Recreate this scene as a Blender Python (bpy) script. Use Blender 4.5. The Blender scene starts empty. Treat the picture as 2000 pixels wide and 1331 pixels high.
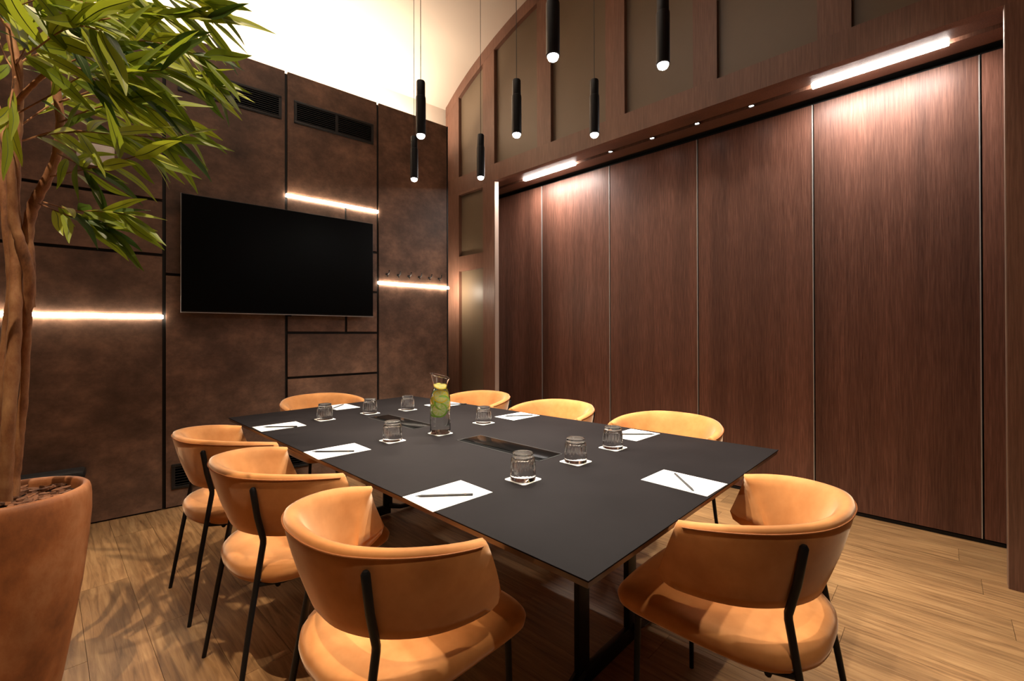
import bpy, bmesh, math, random
from mathutils import Vector, Matrix, Euler
random.seed(7)
C = bpy.context.scene.collection
SC = bpy.context.scene
PI = math.pi

# ------------------------------------------------------------------ camera
F, CY, PITCH, ROLL, YAW, HC = 877.66, 650.32, 0.003843, -0.002721, 0.699895, 1.27
fw = Vector((math.sin(YAW)*math.cos(PITCH), math.cos(YAW)*math.cos(PITCH), math.sin(PITCH)))
r0 = Vector((math.cos(YAW), -math.sin(YAW), 0)); u0 = r0.cross(fw)
rt = r0*math.cos(ROLL)+u0*math.sin(ROLL); up = -r0*math.sin(ROLL)+u0*math.cos(ROLL)
cam = bpy.data.objects.new('camera', bpy.data.cameras.new('camera')); C.objects.link(cam)
M = Matrix((rt, up, -fw)).transposed().to_4x4(); M.translation = (0, 0, HC)
cam.matrix_world = M
cam.data.sensor_width = 36; cam.data.lens = F/2000*36
cam.data.shift_y = (CY-665.5)/2000
cam.data.clip_start = 0.05
SC.camera = cam
def at(px, py, z=None, depth=None):
    """the 3D point seen at photo pixel (px,py) at height z or at a given depth (used to measure the room)"""
    d = fw + (px-1000)/F*rt - (py-CY)/F*up
    t = depth if depth is not None else (z-HC)/d.z
    return d*t + Vector((0, 0, HC))

# ------------------------------------------------------------------ world, exposure
SC.view_settings.view_transform = 'Standard'; SC.view_settings.look = 'None'
SC.view_settings.exposure = 0.0; SC.view_settings.gamma = 1; SC.view_settings.use_curve_mapping = False
W = bpy.data.worlds.new('world'); SC.world = W; W.use_nodes = True
W.node_tree.nodes['Background'].inputs[0].default_value = (1, .85, .7, 1)
W.node_tree.nodes['Background'].inputs[1].default_value = 0.05
WARM = (1, .80, .58); NEUT = (1, .90, .78)
def light(name, kind, loc, energy, color=WARM, size=.05, target=None, **k):
    l = bpy.data.lights.new(name, kind); l.energy = energy; l.color = color
    if kind == 'AREA':
        l.shape = 'RECTANGLE'; l.size = k.get('sx', 1); l.size_y = k.get('sy', 1)
    else: l.shadow_soft_size = size
    if kind == 'SPOT': l.spot_size = math.radians(k.get('cone', 60)); l.spot_blend = k.get('blend', .5)
    o = bpy.data.objects.new(name, l); C.objects.link(o); o.location = loc
    if target is not None:
        o.rotation_euler = (Vector(target)-Vector(loc)).to_track_quat('-Z', 'Y').to_euler()
    return o
# cove strip behind the panelled wall, shining up on to the vault
light('cove_light', 'AREA', (-.02, 4.27, 3.40), 155, (1, .84, .67), sx=4.9, sy=.10, target=(-.02, 4.62, 4.6))
# unseen soft fill lamp, added under the vault to brighten the room
light('fill_light', 'AREA', (.5, 1.9, 4.65), 29, (1, .84, .68), sx=2.2, sy=2.2, target=(.4, 1.9, 0))
# recessed ceiling spots
light('plant_spot', 'SPOT', (-.75, 1.2, 4.55), 540, (1, .78, .54), .012, target=(0, 2.15, 0), cone=38, blend=.3)
light('side_spot', 'SPOT', (2.75, .45, 4.5), 330, (1, .83, .62), .03, target=(2.75, .5, 0), cone=42, blend=.9)
light('chair_spot', 'SPOT', (.4, -.9, 4.4), 200, (1, .84, .64), .04, target=(.7, .9, .5), cone=50, blend=.6)

# ------------------------------------------------------------------ helpers
def new_mat(name): 
    m = bpy.data.materials.new(name); m.use_nodes = True
    return m, m.node_tree, m.node_tree.nodes['Principled BSDF']
def plain(name, col, rough=.5, metal=0, spec=.5, emit=None, es=0, coat=0, trans=0, ior=1.45, alpha=1):
    m, nt, b = new_mat(name)
    b.inputs['Base Color'].default_value = (*col, 1); b.inputs['Roughness'].default_value = rough
    b.inputs['Metallic'].default_value = metal; b.inputs['Specular IOR Level'].default_value = spec
    b.inputs['Coat Weight'].default_value = coat; b.inputs['Transmission Weight'].default_value = trans
    b.inputs['IOR'].default_value = ior; b.inputs['Alpha'].default_value = alpha
    if emit: b.inputs['Emission Color'].default_value = (*emit, 1); b.inputs['Emission Strength'].default_value = es
    return m
def ramp_mat(name, cols, scale, stretch=(1, 1, 1), detail=6, rough=.5, bump=0, spec=.5, second=None, sheen=0, rand=True, coat=0, varmin=1, nr=.62, dist=0, sheen_tint=(1,.8,.6)):
    """noise through a colour ramp, in object space; an optional second, broader noise multiplies it"""
    m, nt, b = new_mat(name); N, L = nt.nodes, nt.links
    tc = N.new('ShaderNodeTexCoord'); mp = N.new('ShaderNodeMapping'); mp.inputs['Scale'].default_value = stretch
    oi = N.new('ShaderNodeObjectInfo')
    src = tc.outputs['Object']
    if rand:
        ad = N.new('ShaderNodeVectorMath'); ad.operation = 'ADD'; mu = N.new('ShaderNodeMath'); mu.operation = 'MULTIPLY'; mu.inputs[1].default_value = 37
        L.new(oi.outputs['Random'], mu.inputs[0]); L.new(src, ad.inputs[0]); L.new(mu.outputs[0], ad.inputs[1]); src = ad.outputs[0]
    L.new(src, mp.inputs['Vector'])
    no = N.new('ShaderNodeTexNoise'); no.inputs['Scale'].default_value = scale; no.inputs['Detail'].default_value = detail; no.inputs['Roughness'].default_value = nr
    no.inputs['Distortion'].default_value = dist
    L.new(mp.outputs[0], no.inputs['Vector'])
    rp = N.new('ShaderNodeValToRGB'); e = rp.color_ramp.elements
    e[0].position, e[0].color = cols[0][0], (*cols[0][1], 1); e[1].position, e[1].color = cols[-1][0], (*cols[-1][1], 1)
    for p, c in cols[1:-1]: x = e.new(p); x.color = (*c, 1)
    L.new(no.outputs['Fac'], rp.inputs[0]); out = rp.outputs[0]
    if second:
        sc2, st2, lo, hi = second
        mp2 = N.new('ShaderNodeMapping'); mp2.inputs['Scale'].default_value = st2; L.new(src, mp2.inputs['Vector'])
        n2 = N.new('ShaderNodeTexNoise'); n2.inputs['Scale'].default_value = sc2; n2.inputs['Detail'].default_value = 3; L.new(mp2.outputs[0], n2.inputs['Vector'])
        mr = N.new('ShaderNodeMapRange'); mr.inputs[1].default_value = .3; mr.inputs[2].default_value = .7; mr.inputs[3].default_value = lo; mr.inputs[4].default_value = hi
        L.new(n2.outputs['Fac'], mr.inputs[0])
        mx = N.new('ShaderNodeVectorMath'); mx.operation = 'SCALE'; L.new(out, mx.inputs[0]); L.new(mr.outputs[0], mx.inputs['Scale']); out = mx.outputs[0]
    if varmin < 1:
        mr = N.new('ShaderNodeMapRange'); mr.inputs[3].default_value = varmin; mr.inputs[4].default_value = 2-varmin
        L.new(oi.outputs['Random'], mr.inputs[0])
        mx = N.new('ShaderNodeVectorMath'); mx.operation = 'SCALE'; L.new(out, mx.inputs[0]); L.new(mr.outputs[0], mx.inputs['Scale']); out = mx.outputs[0]
    L.new(out, b.inputs['Base Color'])
    b.inputs['Roughness'].default_value = rough; b.inputs['Specular IOR Level'].default_value = spec; b.inputs['Coat Weight'].default_value = coat
    if sheen:
        b.inputs['Sheen Weight'].default_value = sheen; b.inputs['Sheen Roughness'].default_value = .35; b.inputs['Sheen Tint'].default_value = (*sheen_tint, 1)
    if bump:
        bp = N.new('ShaderNodeBump'); bp.inputs['Strength'].default_value = bump; bp.inputs['Distance'].default_value = .004
        L.new(no.outputs['Fac'], bp.inputs['Height']); L.new(bp.outputs[0], b.inputs['Normal'])
    return m

class MB:
    def __init__(s): s.v = []; s.f = []; s.m = []; s.mi = 0
    def add(s, vs, fs):
        k = len(s.v); s.v += [tuple(v) for v in vs]; s.f += [tuple(i+k for i in f) for f in fs]; s.m += [s.mi]*len(fs); return s
    def box(s, x0, x1, y0, y1, z0, z1, b=0):
        if b <= 0:
            vs = [(x, y, z) for z in (z0, z1) for y in (y0, y1) for x in (x0, x1)]
            return s.add(vs, [(0, 2, 3, 1), (4, 5, 7, 6), (0, 1, 5, 4), (2, 6, 7, 3), (0, 4, 6, 2), (1, 3, 7, 5)])
        bm = bmesh.new(); bmesh.ops.create_cube(bm, size=1)
        for v in bm.verts: v.co = ((x0+x1)/2+v.co.x*(x1-x0), (y0+y1)/2+v.co.y*(y1-y0), (z0+z1)/2+v.co.z*(z1-z0))
        bmesh.ops.bevel(bm, geom=bm.edges[:], offset=b, segments=2, affect='EDGES', profile=.5)
        bm.verts.index_update(); s.add([v.co[:] for v in bm.verts], [[v.index for v in f.verts] for f in bm.faces]); bm.free(); return s
    def tube(s, pts, rad, n=10, cap=True):
        pts = [Vector(p) for p in pts]; rads = rad if isinstance(rad, (list, tuple)) else [rad]*len(pts)
        vs, fs = [], []; prev = None
        for i, p in enumerate(pts):
            a = pts[max(i-1, 0)]; b = pts[min(i+1, len(pts)-1)]; d = (b-a).normalized()
            ref = prev if prev is not None else (Vector((0, 0, 1)) if abs(d.z) < .9 else Vector((1, 0, 0)))
            x = (ref-d*ref.dot(d)).normalized(); y = d.cross(x); prev = x
            for k in range(n):
                t = 2*PI*k/n; vs.append(p+(x*math.cos(t)+y*math.sin(t))*rads[i])
        for i in range(len(pts)-1):
            for k in range(n): fs.append((i*n+k, i*n+(k+1) % n, (i+1)*n+(k+1) % n, (i+1)*n+k))
        if cap: fs.append(tuple(range(n))[::-1]); fs.append(tuple((len(pts)-1)*n+k for k in range(n)))
        return s.add(vs, fs)
    def lathe(s, prof, n=32, c=(0, 0), fn=None, close=False):
        """prof: [(r,z)]; fn(r,z,theta)->r"""
        vs, fs = [], []
        for (r, z) in prof:
            for k in range(n):
                t = 2*PI*k/n; q = fn(r, z, t) if fn else r
                vs.append((c[0]+q*math.cos(t), c[1]+q*math.sin(t), z))
        m = len(prof)
        for i in range(m-1 if not close else m):
            j = (i+1) % m
            for k in range(n): fs.append((i*n+k, i*n+(k+1) % n, j*n+(k+1) % n, j*n+k))
        if not close:
            if prof[0][0] > 0: fs.append(tuple(range(n))[::-1])
            if prof[-1][0] > 0: fs.append(tuple((m-1)*n+k for k in range(n)))
        return s.add(vs, fs)
    def build(s, name, mat, parent=None, smooth=False, ang=.7):
        me = bpy.data.meshes.new(name); me.from_pydata(s.v, [], s.f); me.validate()
        for mm in (mat if isinstance(mat, (list, tuple)) else [mat]): me.materials.append(mm)
        if any(s.m): 
            for p, i in zip(me.polygons, s.m): p.material_index = i
        bm = bmesh.new(); bm.from_mesh(me); bmesh.ops.remove_doubles(bm, verts=bm.verts, dist=1e-6); bmesh.ops.recalc_face_normals(bm, faces=bm.faces); bm.to_mesh(me); bm.free()
        if smooth: me.shade_smooth(); me.set_sharp_from_angle(angle=ang)
        o = bpy.data.objects.new(name, me); C.objects.link(o); o.parent = parent
        return o
def box(name, mat, parent, *d, b=0): return MB().box(*d, b=b).build(name, mat, parent, smooth=b > 0)
def empty(name, loc=(0, 0, 0), rz=0):
    o = bpy.data.objects.new(name, None); C.objects.link(o); o.location = loc; o.rotation_euler = (0, 0, rz); o.empty_display_size = .1
    return o
def tag(o, label, cat=None, group=None, kind=None):
    if label: o['label'] = label
    if cat: o['category'] = cat
    if group: o['group'] = group
    if kind: o['kind'] = kind
    return o
def kids(o): return [c for c in bpy.data.objects if c.parent == o]
def copy_tree(o, par=None, tree=None):
    c = o.copy(); C.objects.link(c); c.parent = par
    for ch in KIDS.get(o.name, []): copy_tree(ch, c)
    return c
KIDS = {}
def index_kids(o):
    ks = kids(o); KIDS[o.name] = ks
    for k in ks: index_kids(k)

# ------------------------------------------------------------------ materials
wood = ramp_mat('walnut_veneer', [(.25, (.082, .031, .019)), (.5, (.138, .057, .036)), (.75, (.205, .093, .062))], 1.0, (150, 150, 6), 5, rough=.45, spec=.35, bump=.2, second=(1.0, (6, 6, .22), .60, 1.38))
frame_wood = ramp_mat('walnut_frame', [(.30, (.115, .052, .033)), (.5, (.155, .073, .047)), (.70, (.200, .100, .066))], 1.0, (150, 150, 6), 4, rough=.45, bump=.2, second=(1.0, (3, 3, .5), .8, 1.15))
plaster = ramp_mat('leather_look_panel', [(.30, (.078, .045, .030)), (.5, (.152, .085, .056)), (.70, (.250, .136, .086))], 7.0, (1, 1, 1.2), 15, rough=.52, nr=.74, bump=.12, second=(2.6, (1, 1, 1), .6, 1.35), spec=.4)
backing = plain('black_joint', (.008, .007, .006), .6)
ceil_m = plain('ceiling_paint', (.57, .47, .38), .9)
pane_m = ramp_mat('bronze_satin_glass', [(.3, (.118, .082, .050)), (.7, (.134, .094, .058))], 2, rough=.42, spec=.5)
metal_blk = plain('black_metal', (.007, .007, .008), .42, .0, spec=.3)
matt_blk = plain('matt_black', (.016, .015, .015), .5)
alu = plain('brushed_aluminium', (.50, .47, .44), .42, .5)
oak = ramp_mat('oak_floor', [(.28, (.14, .070, .028)), (.5, (.30, .165, .070)), (.72, (.44, .265, .120))], 1.0, (52, 3.2, 52), 8, rough=.42, bump=.15, second=(1.0, (5, .7, 5), .72, 1.2), varmin=.93, dist=.6)
velvet = ramp_mat('orange_velvet', [(.3, (.42, .160, .042)), (.7, (.57, .248, .080))], 7, detail=4, rough=.75, sheen=1.0, spec=.2, second=(4.5, (1, 1, 1), .80, 1.18), sheen_tint=(1, .80, .60))
velvet_seam = plain('orange_seam', (.30, .10, .025), .8)
top_m = ramp_mat('black_tabletop', [(.3, (.0100, .0083, .0088)), (.7, (.0140, .0118, .0124))], 3, rough=.6, spec=.04, bump=0)
edge_m = plain('bronze_table_edge', (.085, .045, .028), .35, .0, coat=.3)
slot_m = plain('dark_recess', (.004, .004, .004), .6, spec=.02)
gloss_blk = plain('black_gloss', (.003, .003, .003), .2, spec=.03)
screen_m = plain('screen_black', (.0015, .0015, .0015), .35, spec=.12)
paper_m = plain('white_paper', (.80, .79, .77), .7)
print_m = plain('grey_print', (.45, .44, .43), .7)
coaster_m = plain('white_card', (.80, .79, .76), .7)
glass_m = plain('clear_glass', (1, 1, 1), .0, trans=1, ior=1.47)
water_m = plain('water', (.97, 1, .97), .0, trans=1, ior=1.33)
bulb_m = plain('lit_bulb', (1, 1, 1), .5, emit=(1, .95, .88), es=70)
led_m = plain('lit_led_warm', (1, 1, 1), .5, emit=(1, .84, .66), es=60)
led_c = plain('lit_led_neutral', (1, 1, 1), .5, emit=(1, .92, .84), es=60)
terracotta = ramp_mat('terracotta', [(.32, (.15, .046, .013)), (.5, (.30, .100, .028)), (.68, (.42, .185, .075))], 5, (1, 1, .6), 12, rough=.6, nr=.7, bump=.25, second=(3.5, (1, 1, .5), .6, 1.3))
bark = ramp_mat('tree_bark', [(.3, (.10, .036, .013)), (.46, (.28, .115, .042)), (.7, (.46, .25, .11))], 14, (1, 1, .45), 10, rough=.75, nr=.7, bump=1.0)
bark_chip = ramp_mat('bark_mulch', [(.3, (.05, .018, .008)), (.7, (.26, .10, .04))], 30, (1, .3, 1), 6, rough=.8, bump=.6, varmin=.6)
soil = plain('dark_soil', (.02, .011, .007), .9)
m, nt, b = new_mat('leaf_green')
oi = nt.nodes.new('ShaderNodeObjectInfo'); rp = nt.nodes.new('ShaderNodeValToRGB'); e = rp.color_ramp.elements
e[0].color = (.035, .085, .014, 1); e[1].color = (.38, .44, .03, 1); e[1].position = .9; x = e.new(.35); x.color = (.22, .30, .02, 1)
nt.links.new(oi.outputs['Random'], rp.inputs[0]); nt.links.new(rp.outputs[0], b.inputs['Base Color']); b.inputs['Roughness'].default_value = .42
tr = nt.nodes.new('ShaderNodeBsdfTranslucent'); nt.links.new(rp.outputs[0], tr.inputs[0])
mix = nt.nodes.new('ShaderNodeMixShader'); mix.inputs[0].default_value = .5
nt.links.new(b.outputs[0], mix.inputs[1]); nt.links.new(tr.outputs[0], mix.inputs[2]); nt.links.new(mix.outputs[0], nt.nodes['Material Output'].inputs[0])
leaf_m = m

# ------------------------------------------------------------------ frames of reference
RW = .106137                                   # the folding wall's direction
CW, SW = math.cos(RW), math.sin(RW)
def W2(n, t, z=0): return Vector((n*CW - t*SW, n*SW + t*CW, z))
RT = .10186
UX = Vector((.995, .1017, 0)).normalized(); TX = Vector((-.1017, .995, 0)).normalized(); OX = Vector((.732, .622, 0))
def T2(u, v, z=0): p = OX+UX*u+TX*v; return Vector((p.x, p.y, z))

# ------------------------------------------------------------------ floor
fl = tag(empty('floor', (0, 0, 0), RW), 'warm brown oak plank floor under the table', 'floor', kind='structure')
box('subfloor', backing, fl, -3.4, 4.6, -4.2, 5.6, -.06, -.012)
PW, PL = .19, 1.28
proto = {}
row = 0; x = -3.3
def in_room(n, t):
    p = W2(n, t); return -2.6 < p.x < 4.4 and -3.2 < p.y < 4.8
while x < 4.3:
    off = (row*.47 % 1)*PL; y = -4.0-off
    while y < 5.3:
        if any(in_room(a, b) for a in (x, x+PW) for b in (y, y+PL)):
            if 'p' not in proto: o = MB().box(0, PW-.0015, 0, PL-.0015, -.012, 0).build('floor_plank', oak, fl); proto['p'] = o
            else: o = proto['p'].copy(); C.objects.link(o); o.parent = fl
            o.location = (x, y, 0)
        y += PL
    x += PW; row += 1

# ------------------------------------------------------------------ ceiling vault
VP = [(-3.2, 4.87), (-1, 4.87), (.4, 4.86), (1.4, 4.84), (2.2, 4.79), (2.8, 4.71), (3.3, 4.60), (3.62, 4.50), (3.97, 4.36), (4.3, 4.19), (4.45, 4.09), (4.62, 3.96), (4.75, 3.84)]
def zv(y):
    for (a, za), (b_, zb) in zip(VP, VP[1:]):
        if y <= b_: return za+(zb-za)*(y-a)/(b_-a)
    return VP[-1][1]
def zvs(y):     # smoothed
    return sum(zv(y+d) for d in (-.2, -.1, 0, .1, .2))/5
ys = [-3.2+i*.08 for i in range(100) if -3.2+i*.08 <= 4.72]
mb = MB(); vs = []
for y in ys:
    z = zvs(y); vs += [(-2.7, y, z), (4.5, y, z), (4.5, y, z+.08), (-2.7, y, z+.08)]
fs = []
for i in range(len(ys)-1):
    for k in range(4): fs.append((i*4+k, i*4+(k+1) % 4, i*4+4+(k+1) % 4, i*4+4+k))
fs += [(0, 1, 2, 3), tuple(len(ys)*4-4+k for k in (3, 2, 1, 0))]
tag(mb.add(vs, fs).build('ceiling', ceil_m, None, smooth=True), 'pale vaulted ceiling glowing above the panelled wall', 'ceiling', kind='structure')

# ------------------------------------------------------------------ back wall with leather-look panels
Y0 = 4.14
wb = tag(empty('wall_back', (0, Y0, 0)), 'mottled brown panelled wall with black joints and light strips', 'wall', kind='structure')
box('wall_core', backing, wb, -2.6, 2.586, .02, .06, 0, 3.5)
def panel(x0, x1, z0, z1):
    g = .011
    box('wall_panel', plaster, wb, x0+g, x1-g, 0, .02, z0+g, z1-g if z1 < 3.5 else z1)
J = [.17, .989, 1.80]
panel(-2.6, -1.46, 0, 3.51); panel(-1.46, -.65, 0, 1.405); panel(-1.46, -.65, 1.405, 3.51)
panel(-.65, J[0], 0, 1.405); panel(-.65, J[0], 1.405, 1.855); panel(-.65, J[0], 1.855, 2.253); panel(-.65, J[0], 2.253, 3.51)
panel(J[0], J[1], 0, 1.719); panel(J[0], J[1], 1.719, 3.51)
panel(J[1], J[2], 0, .905); panel(J[1], J[2], .905, 1.29); panel(J[1], 1.494, 1.29, 1.70); panel(1.494, J[2], 1.29, 1.679)
panel(J[1], 1.494, 1.70, 2.455); panel(1.494, J[2], 1.679, 2.062); panel(1.494, J[2], 2.062, 2.455)
panel(J[1], J[2], 2.455, 3.51)
panel(J[2], 2.583, 0, 1.772); panel(J[2], 2.583, 1.772, 3.51)
box('edge_facing', matt_blk, wb, 2.576, 2.588, -.004, .06, 0, 3.51)
tag(box('wall_rear', ceil_m, None, -2.7, 4.4, 4.62, 4.72, 0, 4.05), 'pale plaster wall behind the panelled wall, lit by the cove', 'wall', kind='structure')
wl = tag(MB().box(-2.7, -2.6, -3.2, 4.7, 0, 4.9).build('wall_left', plaster, None), 'brown side wall beyond the tall plant', 'wall', kind='structure')
wf = tag(MB().box(-2.7, 4.5, -3.3, -3.2, 0, 4.9).build('wall_front', plaster, None), 'brown wall facing the screen', 'wall', kind='structure')

def led_strip(name, label, mat, parent_loc, rz, x0, x1, group, hz=.013, wrap=False, yd=(-.014, .012)):
    r = tag(empty(name, parent_loc, rz), label, 'light strip', group)
    box('diffuser', mat, r, x0, x1, *yd, -hz, hz, b=.003)
    if wrap:
        box('diffuser', mat, r, x1, x1+.012, -.014, .10, -hz, hz, b=.003)
        light('strip_end_light', 'AREA', (x1+.06, Y0+.13, parent_loc[2]), 6, (1, .84, .66), sx=.03, sy=.10, target=(x1+.28, Y0+.32, parent_loc[2]))
    m_ = MB().box(x0, x1, .010, .018, -hz-.002, hz+.002); m_.build('channel', matt_blk, r)
    return r
G = 'light strips set in the panelled wall'
led_strip('light_strip', 'glowing warm light strip over the right half of the screen', led_m, (0, Y0, 2.455), 0, .985, 1.80, G)
led_strip('light_strip', 'glowing warm light strip under the row of coat hooks', led_m, (0, Y0, 1.772), 0, 1.80, 2.583, G, wrap=True)
led_strip('light_strip', 'glowing warm light strip behind the tree trunks, left of the screen', led_m, (0, Y0, 1.405), 0, -1.46, .165, G)

# television
tv = tag(empty('television', (.992, 4.128, 1.876)), 'large black wall-mounted television screen, switched off', 'television')
MB().box(-.728, .728, -.065, -.04, -.438, .438, b=.004).build('bezel', metal_blk, tv, smooth=True)
box('screen', screen_m, tv, -.722, .722, -.067, -.064, -.424, .432)
box('side_trim', alu, tv, -.7285, -.7265, -.066, -.04, -.438, .438)
box('bottom_trim', alu, tv, -.728, .728, -.068, -.062, -.4385, -.4335)
box('back_housing', matt_blk, tv, -.5, .5, -.045, -.018, -.33, .30, b=.01)
box('wall_bracket', metal_blk, tv, -.2, .2, -.02, .0105, -.15, .15)
MB().box(-.02, .02, -.066, -.055, -.449, -.437, b=.003).build('sensor_tab', gloss_blk, tv, smooth=True)

# vents
def vent(label, x0, x1, z0, z1, div, n, group='black slotted vents in the panelled wall'):
    r = tag(empty('air_vent', ((x0+x1)/2, Y0, (z0+z1)/2)), label, 'vent', group)
    w, h = (x1-x0)/2, (z1-z0)/2; f = .022
    fr = MB()
    fr.box(-w, w, -.008, .004, h-f, h, b=.002); fr.box(-w, w, -.008, .004, -h, -h+f, b=.002); fr.box(-w, -w+f, -.008, .004, -h+f, h-f); fr.box(w-f, w, -.008, .004, -h+f, h-f)
    for d in div: fr.box(d-r.location.x-.012, d-r.location.x+.012, -.007, .004, -h+f, h-f)
    fr.build('frame', matt_blk, r, smooth=True)
    box('backing', gloss_blk, r, -w+.01, w-.01, .0, .003, -h+.01, h-.01)
    sl = MB()
    for i in range(n):
        z = -h+f+(i+.5)*(2*h-2*f)/n; sl.box(-w+f, w-f, -.006, .001, z-.0022, z+.0022)
    sl.build('louvre_slats', matt_blk, r)
vent('black slotted air vent high above the left half of the screen, partly behind leaves', .25, .953, 3.088, 3.285, (.60,), 9)
vent('black slotted air vent high above the right half of the screen', 1.05, 1.756, 3.09, 3.285, (1.41,), 9)
vent('long black slotted air vent low on the wall behind the left chairs', .213, 1.165, .135, .32, (), 7)

# coat hooks
hk = None
ords = ['first', 'second', 'third', 'fourth', 'fifth', 'sixth']
for i in range(6):
    if hk is None:
        hk = empty('coat_hook')
        MB().tube([(0, .0, 0), (0, -.006, 0)], .011, 12).build('mount_plate', metal_blk, hk, smooth=True)
        MB().tube([(0, 0, 0), (0, -.022, -.006), (0, -.045, -.002), (0, -.06, .014), (0, -.064, .034)], [.0055, .0055, .005, .005, .0055], 8).build('hook_arm', metal_blk, hk, smooth=True)
        MB().tube([(0, -.01, -.002), (0, -.022, -.018), (0, -.03, -.028)], [.005, .005, .004], 8).build('lower_prong', metal_blk, hk, smooth=True)
        index_kids(hk); o = hk
    else: o = copy_tree(hk)
    o.location = (1.888+.1165*i, Y0, 1.862)
    tag(o, 'small black coat hook, %s from the screen in the row of six' % ords[i], 'hook', 'coat hooks on the panelled wall')

# white device behind leaves and dark shelf behind the planter
wd = tag(empty('wall_device', (-.195, Y0, 2.49)), 'white rounded box mounted high on the wall behind the leaves', 'wall device')
MB().box(-.095, .095, -.045, .004, -.07, .07, b=.014).build('housing', plain('white_plastic', (.72, .66, .60), .45), wd, smooth=True)
box('front_cover', plain('white_cover', (.78, .73, .68), .35), wd, -.05, .085, -.052, -.043, -.055, .055, b=.006)
sh = tag(empty('low_shelf', (-.62, Y0, .37)), 'low black wall shelf with rounded end behind the terracotta planter', 'shelf')
MB().box(-.5, .38, -.16, .0, -.03, .03, b=.02).build('shelf_board', matt_blk, sh, smooth=True)
box('bracket', metal_blk, sh, -.3, -.27, -.12, 0, -.09, -.028); box('bracket', metal_blk, sh, .2, .23, -.12, 0, -.09, -.028)

# ------------------------------------------------------------------ folding wall on the right
fwall = tag(empty('wall_right', (0, 0, 0), RW), 'folding wall of tall dark walnut panels', 'wall', kind='structure')
seams = [-2.73, -1.876, -1.023, -.17, .683, 1.528, 2.40, 3.282, 4.16, 4.55]
for a, b_ in zip(seams, seams[1:]):
    box('folding_panel', wood, fwall, 3.92, 3.975, a+.009, b_-.005, .03, 2.955)
    box('edge_strip', alu, fwall, 3.916, 3.97, a+.003, a+.0085, .03, 2.955)
box('wall_core', backing, fwall, 3.985, 4.03, -3.3, 4.6, 0, 3.1)
box('floor_track', metal_blk, fwall, 3.93, 3.97, -3.2, 4.58, 0.0, .022)
# bulkhead frame with bronze panes above
bh = tag(empty('trim_1', (0, 0, 0), RW), 'walnut framed bulkhead with bronze glass panes above the folding wall', 'bulkhead', kind='structure')
N0, N1 = 3.318, 3.38
def yw(t): return W2(N0, t).y
def tp(t): return zvs(min(yw(t), 4.7))
TE = 4.27      # far end against the rear wall
TS = -3.1
box('bottom_rail', frame_wood, bh, N0, N1, TS, TE, 2.91, 3.09)
def arched(name, t0, t1, zf0, zf1, n0, n1, mat, step=.06):
    k = max(2, int((t1-t0)/step)); vs = []; fs = []
    for i in range(k+1):
        t = t0+(t1-t0)*i/k
        a, b_ = zf0(t), zf1(t)
        vs += [(n0, t, a), (n1, t, a), (n1, t, b_), (n0, t, b_)]
    for i in range(k):
        for j in range(4): fs.append((i*4+j, i*4+(j+1) % 4, i*4+4+(j+1) % 4, i*4+4+j))
    fs += [(0, 1, 2, 3), tuple(k*4+j for j in (3, 2, 1, 0))]
    return MB().add(vs, fs).build(name, mat, bh)
arched('arched_rail', TS, TE, lambda t: tp(t)-.13, lambda t: tp(t)+.02, N0, N1, frame_wood)
mul = [(4.03, TE), (3.44, 3.62), (2.67, 2.84), (1.89, 2.07), (1.155, 1.325), (.385, .555), (-.385, -.215), (-1.155, -.985), (-1.925, -1.755), (-2.695, -2.525)]
for a, b_ in mul: arched('mullion', a, b_, lambda t: 3.09, lambda t: tp(t)-.125, N0+.001, N1, frame_wood, .1)
for (a, b_), (c, d) in zip(mul, mul[1:]):
    arched('glass_pane', d, a, lambda t: 3.09, lambda t: tp(t)-.13, N1-.02, N1-.008, pane_m)
# lower framed glass section at the far left
box('stile', frame_wood, bh, N0, N1, 4.03, TE, 0, 2.91); box('stile', frame_wood, bh, N0, N1, 3.44, 3.62, 0, 2.91)
box('rail', frame_wood, bh, N0+.001, N1, 3.62, 4.03, 2.0, 2.17); box('rail', frame_wood, bh, N0+.001, N1, 3.62, 4.03, 2.88, 2.915); box('rail', frame_wood, bh, N0+.001, N1, 3.62, 4.03, 0, .12)
box('glass_pane', pane_m, bh, N1-.02, N1-.008, 3.62, 4.03, 2.17, 2.88); box('glass_pane', pane_m, bh, N1-.02, N1-.008, 3.62, 4.03, .12, 2.0)
# soffit with slot
so = tag(empty('trim_2', (0, 0, 0), RW), 'walnut soffit with a black lighting slot over the folding wall', 'soffit', kind='structure')
box('soffit_board', frame_wood, so, N1, 3.660, TS, 4.5, 2.985, 3.01); box('soffit_board', frame_wood, so, 3.712, 3.868, TS, 4.5, 2.985, 3.01)
box('slot', backing, so, 3.66, 3.71, TS, 4.5, 3.012, 3.02)
box('top_track', backing, so, 3.868, 4.03, TS, 4.5, 3.0, 3.03)
box('bulkhead_back', backing, so, 4.0, 4.03, TS, 4.5, 3.03, 4.87)
G = 'light strips in the soffit slot'
led_strip('light_strip', 'short bright light strip at the far left end of the soffit slot', led_c, W2(3.686, 0, 2.984), RW+PI/2, 2.657, 3.343, G, yd=(-.020, .020))
led_strip('light_strip', 'long bright light strip at the near right end of the soffit slot', led_c, W2(3.686, 0, 2.984), RW+PI/2, -.033, .649, G, yd=(-.020, .020))
ss = None
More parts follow.
